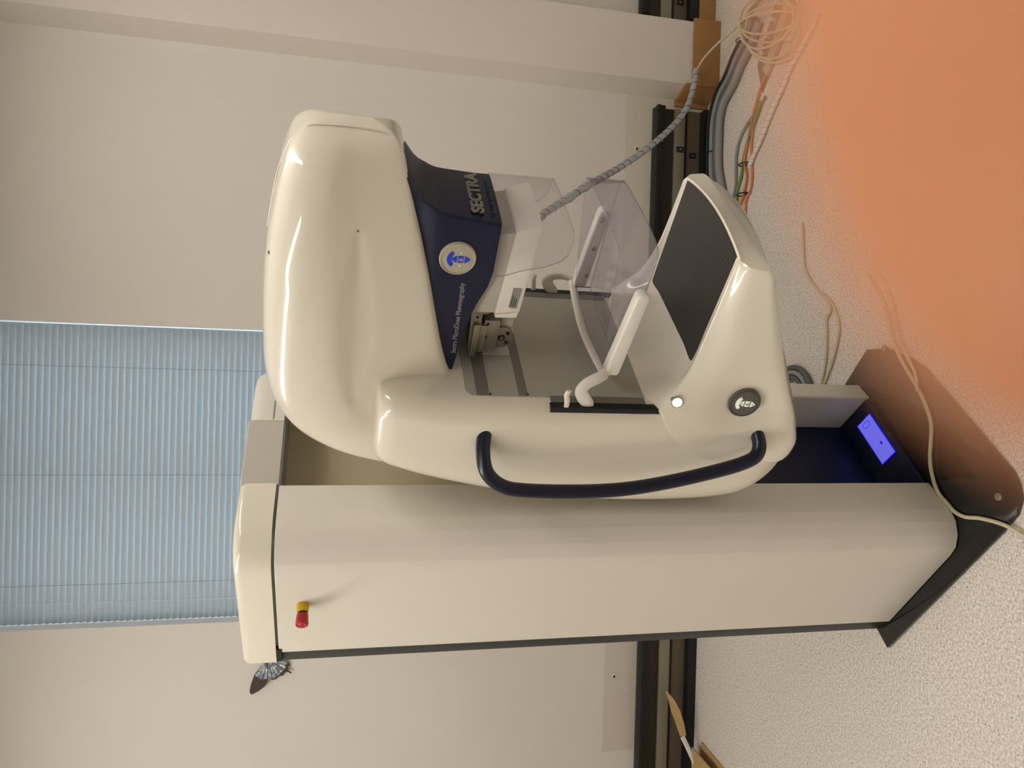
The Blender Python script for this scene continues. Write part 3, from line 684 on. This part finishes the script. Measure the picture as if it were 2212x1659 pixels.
# arched rear wall
rw = [(f0 + .0 - .012 * (1 - ((s - SC) / .136) ** 2), s) for s in np.linspace(fl_f - .004, fl_n + .004, 11)]
sheet('rear_wall', rw, 1.034, [bz] * 11, .0026, CLEAR2, pad)
for side in (0, 1):
    S = (lambda s: s) if side == 0 else (lambda s: .566 - s)
    a = (.398, S(.128), 1.020); b2 = (.576, S(.134), 1.008)
    bm = bmesh.new(); dx = b2[0] - a[0]; pts = []
    for t in np.linspace(-90, 90, 9): pts.append((b2[0] + .0125 * math.cos(R(t)), b2[2] + .0125 * math.sin(R(t)) + .002))
    pts += [(a[0], a[2] + .017), (a[0] - .006, a[2] + .012), (a[0] - .006, a[2] - .010), (a[0], a[2] - .013)]
    sa, sb = S(.123), S(.1465)
    a_prism(bm, pts, 1, min(sa, sb), max(sa, sb), .0035, 3)
    br = fin('side_bar', bm, WHITE, pad, 40)
    if side:
        for f in (.425, .495, .565): cyl('screw', (f, .4195, 1.014), (f, .4155, 1.014), .0048, CHROME, br, seg=14, bev=.001)
    # curved fork prong reaching out of the slot
    path = [(.318, S(.093), 1.062), (.342, S(.095), 1.066), (.358, S(.098), 1.078), (.374, S(.100), 1.084), (.388, S(.104), 1.074), (.396, S(.112), 1.052), (.397, S(.124), 1.034)]
    bm = bmesh.new(); a_tube(bm, path, 1, 12, 5, flat=(.013, .0042)); fin('fork_prong', bm, WHITE, pad, 50)
    bm = bmesh.new(); a_tube(bm, [(.320, S(.090), 1.108), (.350, S(.089), 1.110), (.368, S(.092), 1.114), (.380, S(.090), 1.112)], 1, 10, 5, flat=(.0055, .003)); fin('small_hook', bm, WHITE, pad, 50)
bm = bmesh.new(); a_tube(bm, [(.392, .124, 1.034), (.386, .16, 1.036), (.3815, .20, 1.038), (.3785, .245, 1.040), (.378, .283, 1.041), (.3785, .32, 1.040), (.3815, .365, 1.038), (.388, .41, 1.036), (.394, .440, 1.034)], 1, 12, 6, flat=(.009, .0035)); fin('cross_bar', bm, WHITE, pad, 50)
tube('stud', [(.47 + .012 * math.cos(a), .20 + .012 * math.sin(a), bz + .0035) for a in [i * math.pi / 8 for i in range(16)]], .0012, CLEAR2, pad, 6, 1, True)

# ================================================================== CABLES
def cable(name, pts, r, m, lab, cat='cable', group=None, seg=8):
    bm = bmesh.new(); a_tube(bm, pts, r, seg, 8); o = fin(name, bm, m, None, 60); return tag(o, lab, cat, group)
def spiral(parent, pts, r, m, turns, rr):
    path = cr_(pts, 60); n = len(path); bm = bmesh.new(); q = []
    Lc = [0]
    for a, b2 in zip(path[:-1], path[1:]): Lc.append(Lc[-1] + np.linalg.norm(b2 - a))
    up = np.array((0, 0, 1.)); tot = Lc[-1]
    for i, p in enumerate(path):
        d = path[min(i + 1, n - 1)] - path[max(i - 1, 0)]; d /= np.linalg.norm(d)
        u = up - d * (up @ d); u /= np.linalg.norm(u); v = np.cross(d, u); a = 2 * math.pi * turns * Lc[i] / tot
        q.append(p + (u * math.cos(a) + v * math.sin(a)) * r)
    a_tube(bm, q, rr, 5, 1)
    return fin('spiral_groove', bm, m, parent)
cw = [(1.2955, 2.95, .128), (1.20, 2.91, .158), (1.104, 2.875, .201), (1.005, 2.825, .284), (.886, 2.735, .418), (.778, 2.65, .560), (.708, 2.56, .661), (.651, 2.48, .745), (.593, 2.41, .822), (.508, 2.29, .937), (.44, 2.18, 1.0), (.38, 2.09, 1.08), (.31, 2.0, 1.19), (.25, 1.93, 1.255), (.2, 1.87, 1.27), (.150, 1.798, 1.26)]
cd_ = cable('wrapped_conduit', cw, lambda t: .0118 + (.004 * math.exp(-((t - .467) / .011) ** 2)) + (.005 * math.exp(-((t - .533) / .011) ** 2)), SILVER, 'silver spiral wrapped conduit hanging diagonally behind the machine to the pier plinth', 'conduit', None, 14)
spiral(cd_, cw, .0118, BCAB, 46, .0013)
cable('signal_cable', [(1.292, 2.95, .126), (1.335, 2.92, .108), (1.383, 2.87, .07), (1.42, 2.81, .03), (1.452, 2.765, .012), (1.46, 2.72, .008)], .0045, CREAM, 'thin cream cable leaving the end of the silver conduit towards the coil')
# cream coil
bm = bmesh.new(); cc = np.array((1.305, 2.52, .02))
loop = []
u1 = np.array((-.155, -.415, 0.)) / 2; u2 = np.array((-.232, .015, 0.)) / 2 * 1.0
c0 = (np.array((1.404, 2.751, 0)) + np.array((1.240, 2.336, 0))) / 2
for k in range(5):
    s_ = [1, .94, .82, .62, .9][k]; sq = [1.0, .95, .5, .28, .75][k]
    tie = np.array((1.404, 2.751, 0))
    pts = []
    for j in range(24):
        a = 2 * math.pi * j / 24
        p = c0 + u1 * (-math.cos(a)) + u2 * 1.2 * math.sin(a) * sq * (1 if k % 2 else 1)
        p = tie + (p - tie) * (s_ if k not in (2, 3) else .97)
        pts.append((p[0], p[1], .012 + .010 * k + .008 * math.sin(2 * a + k)))
    a_tube(bm, pts, .0048, 8, 3, True)
o = fin('cable_coil', bm, CREAM, None, 60); tag(o, 'cream cable coiled in loops on the floor near the pier', 'cable coil')
A_ = [(1.42, 2.70, .02), (1.351, 2.762, .020), (1.315, 2.818, .020), (1.256, 2.881, .020), (1.210, 2.955, .020), (1.124, 3.005, .022), (1.010, 3.012, .024), (.885, 3.005, .022), (.753, 2.956, .020), (.587, 2.887, .020), (.35, 2.80, .02), (.15, 2.6, .02)]
def side_by_side(pts, off):
    out = []
    for i, p in enumerate(pts):
        a = np.array(pts[max(i - 1, 0)]); b2 = np.array(pts[min(i + 1, len(pts) - 1)]); d = b2 - a; d[2] = 0; d /= np.linalg.norm(d)
        q = np.array(p) + np.array((-d[1], d[0], 0)) * off; out.append((q[0], q[1], p[2]))
    return out
A_ = [(p[0], p[1], .015) for p in A_]
B_ = side_by_side(A_, .031); C_ = side_by_side(A_, .066)
B_ = [(p[0], p[1], .014) for p in B_]; C_ = [(p[0], p[1], .018) for p in C_]
cable('power_cable', A_, .014, GCAB, 'thick pale grey cable lying closest to the wall channel', 'cable', 'thick grey cables along the wall')
cable('power_cable', B_, .013, GCAB2, 'thick mid grey cable in the middle of the bundle by the wall', 'cable', 'thick grey cables along the wall')
cable('power_cable', C_, .016, GCAB, 'thick grey cable furthest from the wall in the bundle', 'cable', 'thick grey cables along the wall')
cable('earth_cable', [(p[0], p[1] + .003, .0345) for i, p in enumerate(A_[1:10])], .006, BCAB, 'thin black cable lying on top of the grey bundle by the wall')
sp_ = [(1.27, 2.25, .012), (1.19, 2.345, .012), (1.120, 2.445, .012), (1.080, 2.478, .012), (1.031, 2.529, .012), (.980, 2.578, .012), (.925, 2.623, .012), (.885, 2.667, .012), (.845, 2.702, .012)]
sw_ = cable('wrapped_sleeve', sp_, .0085, WHITE, 'white spiral wrapped sleeve lying across the floor beside the coil', 'cable sleeve', None, 12); spiral(sw_, sp_, .0085, GCAB, 24, .0009)
cable('data_cable', [(1.19, 2.56, .008), (1.172, 2.589, .008), (1.137, 2.635, .008), (1.080, 2.671, .008), (1.019, 2.702, .008), (.939, 2.731, .008), (.871, 2.749, .008), (.812, 2.728, .008), (.745, 2.748, .008), (.669, 2.779, .008), (.45, 2.72, .008)], .005, OCAB, 'orange cable on the floor running from the coil behind the detector', 'cable', 'orange cables on the floor')
cable('data_cable', [(1.06, 2.655, .006), (1.030, 2.679, .006), (.953, 2.700, .006), (.880, 2.700, .006), (.812, 2.690, .006), (.752, 2.700, .006), (.690, 2.735, .006), (.46, 2.69, .006)], .005, OCAB, 'orange cable branching beside the white sleeve end', 'cable', 'orange cables on the floor')
cable('branch_cable', [(1.08, 2.61, .008), (1.049, 2.656, .008), (1.019, 2.729, .008), (.974, 2.790, .008), (.908, 2.815, .008), (.796, 2.813, .008), (.709, 2.837, .008), (.5, 2.79, .008)], .006, GCAB, 'thin grey cable between the orange cables and the thick bundle')
cable('branch_cable', [(1.07, 2.63, .014), (1.024, 2.662, .012), (.953, 2.725, .008), (.889, 2.756, .008), (.823, 2.771, .008), (.738, 2.802, .008), (.55, 2.75, .008)], .006, GRCAB, 'green sleeved cable among the orange cables on the floor')
# clips / ties
for p, lab in (((1.36, 2.775, .02), 'dark strap round the grey cable bundle near the coil'), ((.98, 3.01, .02), 'dark strap round the grey cable bundle by the wall channel'), ((.86, 2.735, .014), 'dark tie round the orange cables below the sleeve end'), ((.745, 2.745, .014), 'dark tie round the orange cables beside the detector')):
    o = tube('cable_tie', [(p[0] + .0, p[1] + .03 * math.cos(a), max(.004, p[2] + .02 * math.sin(a))) for a in [i * math.pi / 8 for i in range(16)]], .003, BCAB, None, 6, 1, True)
    tag(o, lab, 'cable tie', 'dark cable ties')
# flat floor duct lying under the coil
o = empty('floor_duct', (1.25, 2.55, 0)); tag(o, 'open dark metal floor duct lying under the cream cable coil', 'cable duct')
bm = bmesh.new(); a_prism(bm, [(-.145, .09), (-.03, .13), (.36, -.10), (.30, -.33)], 2, 0, .004); fin('tray', bm, mat('brown_grey_duct', (128, 112, 100), .5, noise=.1), o)
bm = bmesh.new(); a_prism(bm, [(-.10, .04), (-.07, .07), (.32, -.20), (.30, -.25)], 2, .004, .016); fin('divider', bm, mat('pale_duct', (180, 168, 150), .5, noise=.05), o)
for k in range(5): cyl('plug', (-.0 + .05 * k, .08 - .03 * k, .004), (.0 + .05 * k, .08 - .03 * k, .02), .008, WHITE, o, seg=8)
# cables round the base plate
cable('mains_lead', [(-.36, 1.37, .006), (-.347, 1.401, .006), (-.333, 1.435, .007), (-.312, 1.488, .017), (-.308, 1.554, .018), (-.313, 1.605, .018), (-.306, 1.638, .018), (-.290, 1.662, .018), (-.266, 1.692, .02), (-.230, 1.712, .02), (-.18, 1.724, .02), (-.095, 1.725, .018), (-.047, 1.744, .018), (-.005, 1.771, .018), (.039, 1.807, .018), (.084, 1.845, .018), (.130, 1.874, .018), (.20, 1.91, .012), (.27, 1.95, .006), (.34, 2.01, .006)], .0052, CREAM, 'cream lead crossing the black floor plate beside the column foot')
cable('mains_lead', [(-.005, 1.768, .026), (.045, 1.790, .018), (.09, 1.822, .018), (.13, 1.85, .018), (.17, 1.87, .018), (.25, 1.90, .010), (.33, 1.95, .005)], .0045, CREAM, 'second cream lead branching over the black floor plate')
cable('looped_lead', [(-.05, 2.25, .006), (-.004, 2.223, .006), (.083, 2.200, .006), (.173, 2.198, .006), (.218, 2.202, .006), (.258, 2.180, .008), (.321, 2.257, .006), (.391, 2.324, .006), (.464, 2.341, .006), (.56, 2.352, .006)], .0042, CREAM, 'thin cream lead running from the column foot across the floor', 'cable', 'thin cream leads on the floor')
cable('looped_lead', [(-.05, 2.23, .006), (-.004, 2.211, .006), (.068, 2.171, .006), (.141, 2.144, .006), (.199, 2.138, .006), (.261, 2.170, .006), (.30, 2.22, .004)], .0042, CREAM, 'thin cream lead bowing outward beside its twin from the column foot', 'cable', 'thin cream leads on the floor')
for k, (rr, cl) in enumerate(((.10, GCAB2), (.082, GCAB), (.064, GCAB2))):
    o = tube('hose_loop', [(-.035 + rr * math.cos(a), 2.365 + rr * math.sin(a) * 1.05, .013 + .004 * k) for a in [i * math.pi / 10 for i in range(20)]], .0085, cl, None, 10, 2, True)
    tag(o, ['outermost', 'middle', 'innermost'][k] + ' grey hose loop on the floor behind the machine foot', 'hose', 'grey hose loops')

# ================================================================== CARDBOARD in the left corner of the floor
bm = bmesh.new()
strip_pts = [((-1.312, 3.02, .150), .001), ((-1.345, 3.01, .130), .010), ((-1.390, 3.0, .112), .017), ((-1.44, 2.99, .096), .016), ((-1.492, 2.985, .082), .011)]
V = []
for i, (p, hw) in enumerate(strip_pts):
    for th in (0, .0015): V.append(bm.verts.new((p[0], p[1] + th, p[2] + hw + random.uniform(-.002, .002)))); V.append(bm.verts.new((p[0] + .006, p[1] + th - .01, p[2] - hw)))
for i in range(len(strip_pts) - 1):
    a = V[i * 4:(i + 1) * 4]; c = V[(i + 1) * 4:(i + 2) * 4]
    bm.faces.new((a[0], a[1], c[1], c[0])); bm.faces.new((a[2], a[3], c[3], c[2])); bm.faces.new((a[0], a[2], c[2], c[0])); bm.faces.new((a[1], a[3], c[3], c[1]))
ts = fin('torn_strip', bm, CARD); tag(ts, 'torn strip of brown cardboard with white edge leaning on the wall channel', 'cardboard')
bm = bmesh.new(); a_tube(bm, [(-1.488, 2.975, .088), (-1.54, 2.97, .062), (-1.60, 2.96, .035), (-1.66, 2.95, .012), (-1.70, 2.94, .008)], 1, 8, 4, flat=(.010, .002)); fin('paper_edge', bm, PAPER, ts, 50)
cb = empty('cardboard_box', (-1.62, 2.93, 0)); tag(cb, 'flattened brown cardboard box lying on the floor at the left wall channel', 'cardboard')
bm = bmesh.new(); a_prism(bm, [(.107, .035), (.09, -.17), (.07, -.30), (-.45, -.30), (-.45, .06), (.03, .05)], 2, .0, .006); fin('bottom_flap', bm, CARD, cb)
bm = bmesh.new(); a_prism(bm, [(.085, .045), (.078, -.13), (-.45, -.25), (-.45, .06)], 2, .012, .018); bmesh.ops.rotate(bm, cent=(-.45, 0, .012), matrix=Matrix.Rotation(R(-3), 3, 'Y'), verts=bm.verts[:]); fin('top_flap', bm, CARD, cb)

# ================================================================== HAND: a fingertip resting by the lens
hand = empty('hand', cam_pt(.0117, .012, .0066)); hand['label'] = 'blurred bare hand whose orange-pink fingertip covers the lower right view'; hand['category'] = 'hand'
hl = hand.location
def chain(name, pts, rad, parent, origin):
    me = bpy.data.meshes.new(name); P = [Vector(p) - origin for p in pts]
    me.from_pydata(P, [(i, i + 1) for i in range(len(P) - 1)], [])
    o = bpy.data.objects.new('t', me); col.objects.link(o)
    sk = o.modifiers.new('s', 'SKIN'); sk.use_smooth_shade = True
    for i, v in enumerate(me.skin_vertices[0].data): v.radius = (rad[i], rad[i]); v.use_root = (i == 0)
    sb = o.modifiers.new('u', 'SUBSURF'); sb.levels = 2; sb.render_levels = 2
    dg = bpy.context.evaluated_depsgraph_get(); m2 = bpy.data.meshes.new_from_object(o.evaluated_get(dg)); bpy.data.objects.remove(o)
    return link(name, m2, SKIN, parent)
# body of the hand: palm plus five fingers in one branching skin (right/up/forward of the lens, metres; the wearer holds the phone)
cp = cam_pt
V = [cp(.055, .085, -.045), cp(.045, .075, -.020),                                   # wrist, heel
     cp(.030, .060, -.004), cp(.0150, .038, .0072), cp(.0112, .018, .0068), cp(.00985, .0036, .0066), cp(.0104, -.0020, .0063),   # index with the tip by the lens
     cp(.062, .050, -.012), cp(.058, .022, -.018), cp(.054, .002, -.030), cp(.050, -.008, -.042),                               # middle
     cp(.080, .052, -.024), cp(.078, .026, -.034), cp(.072, .010, -.046), cp(.066, .002, -.056),                               # ring
     cp(.096, .060, -.036), cp(.094, .040, -.046), cp(.088, .028, -.056), cp(.083, .022, -.064),                               # little
     cp(.024, .090, -.038), cp(.006, .074, -.050), cp(-.006, .056, -.056)]                                                     # thumb
E_ = [(0, 1), (1, 2), (2, 3), (3, 4), (4, 5), (5, 6), (1, 7), (7, 8), (8, 9), (9, 10), (1, 11), (11, 12), (12, 13), (13, 14), (1, 15), (15, 16), (16, 17), (17, 18), (1, 19), (19, 20), (20, 21)]
rad = [.026, .024, .0115, .0098, .0090, .0084, .0061, .011, .0095, .0088, .0072, .011, .009, .0082, .007, .010, .008, .0072, .006, .013, .011, .0085]
me = bpy.data.meshes.new('palm'); me.from_pydata([v - hl for v in V], E_, [])
o = bpy.data.objects.new('t', me); col.objects.link(o); sk = o.modifiers.new('s', 'SKIN'); sk.use_smooth_shade = True
for i, v in enumerate(me.skin_vertices[0].data): v.radius = (rad[i], rad[i]); v.use_root = (i == 0)
sb = o.modifiers.new('u', 'SUBSURF'); sb.levels = 3; sb.render_levels = 3
dg = bpy.context.evaluated_depsgraph_get(); m2 = bpy.data.meshes.new_from_object(o.evaluated_get(dg)); bpy.data.objects.remove(o)
link('palm_and_fingers', m2, SKIN, hand)
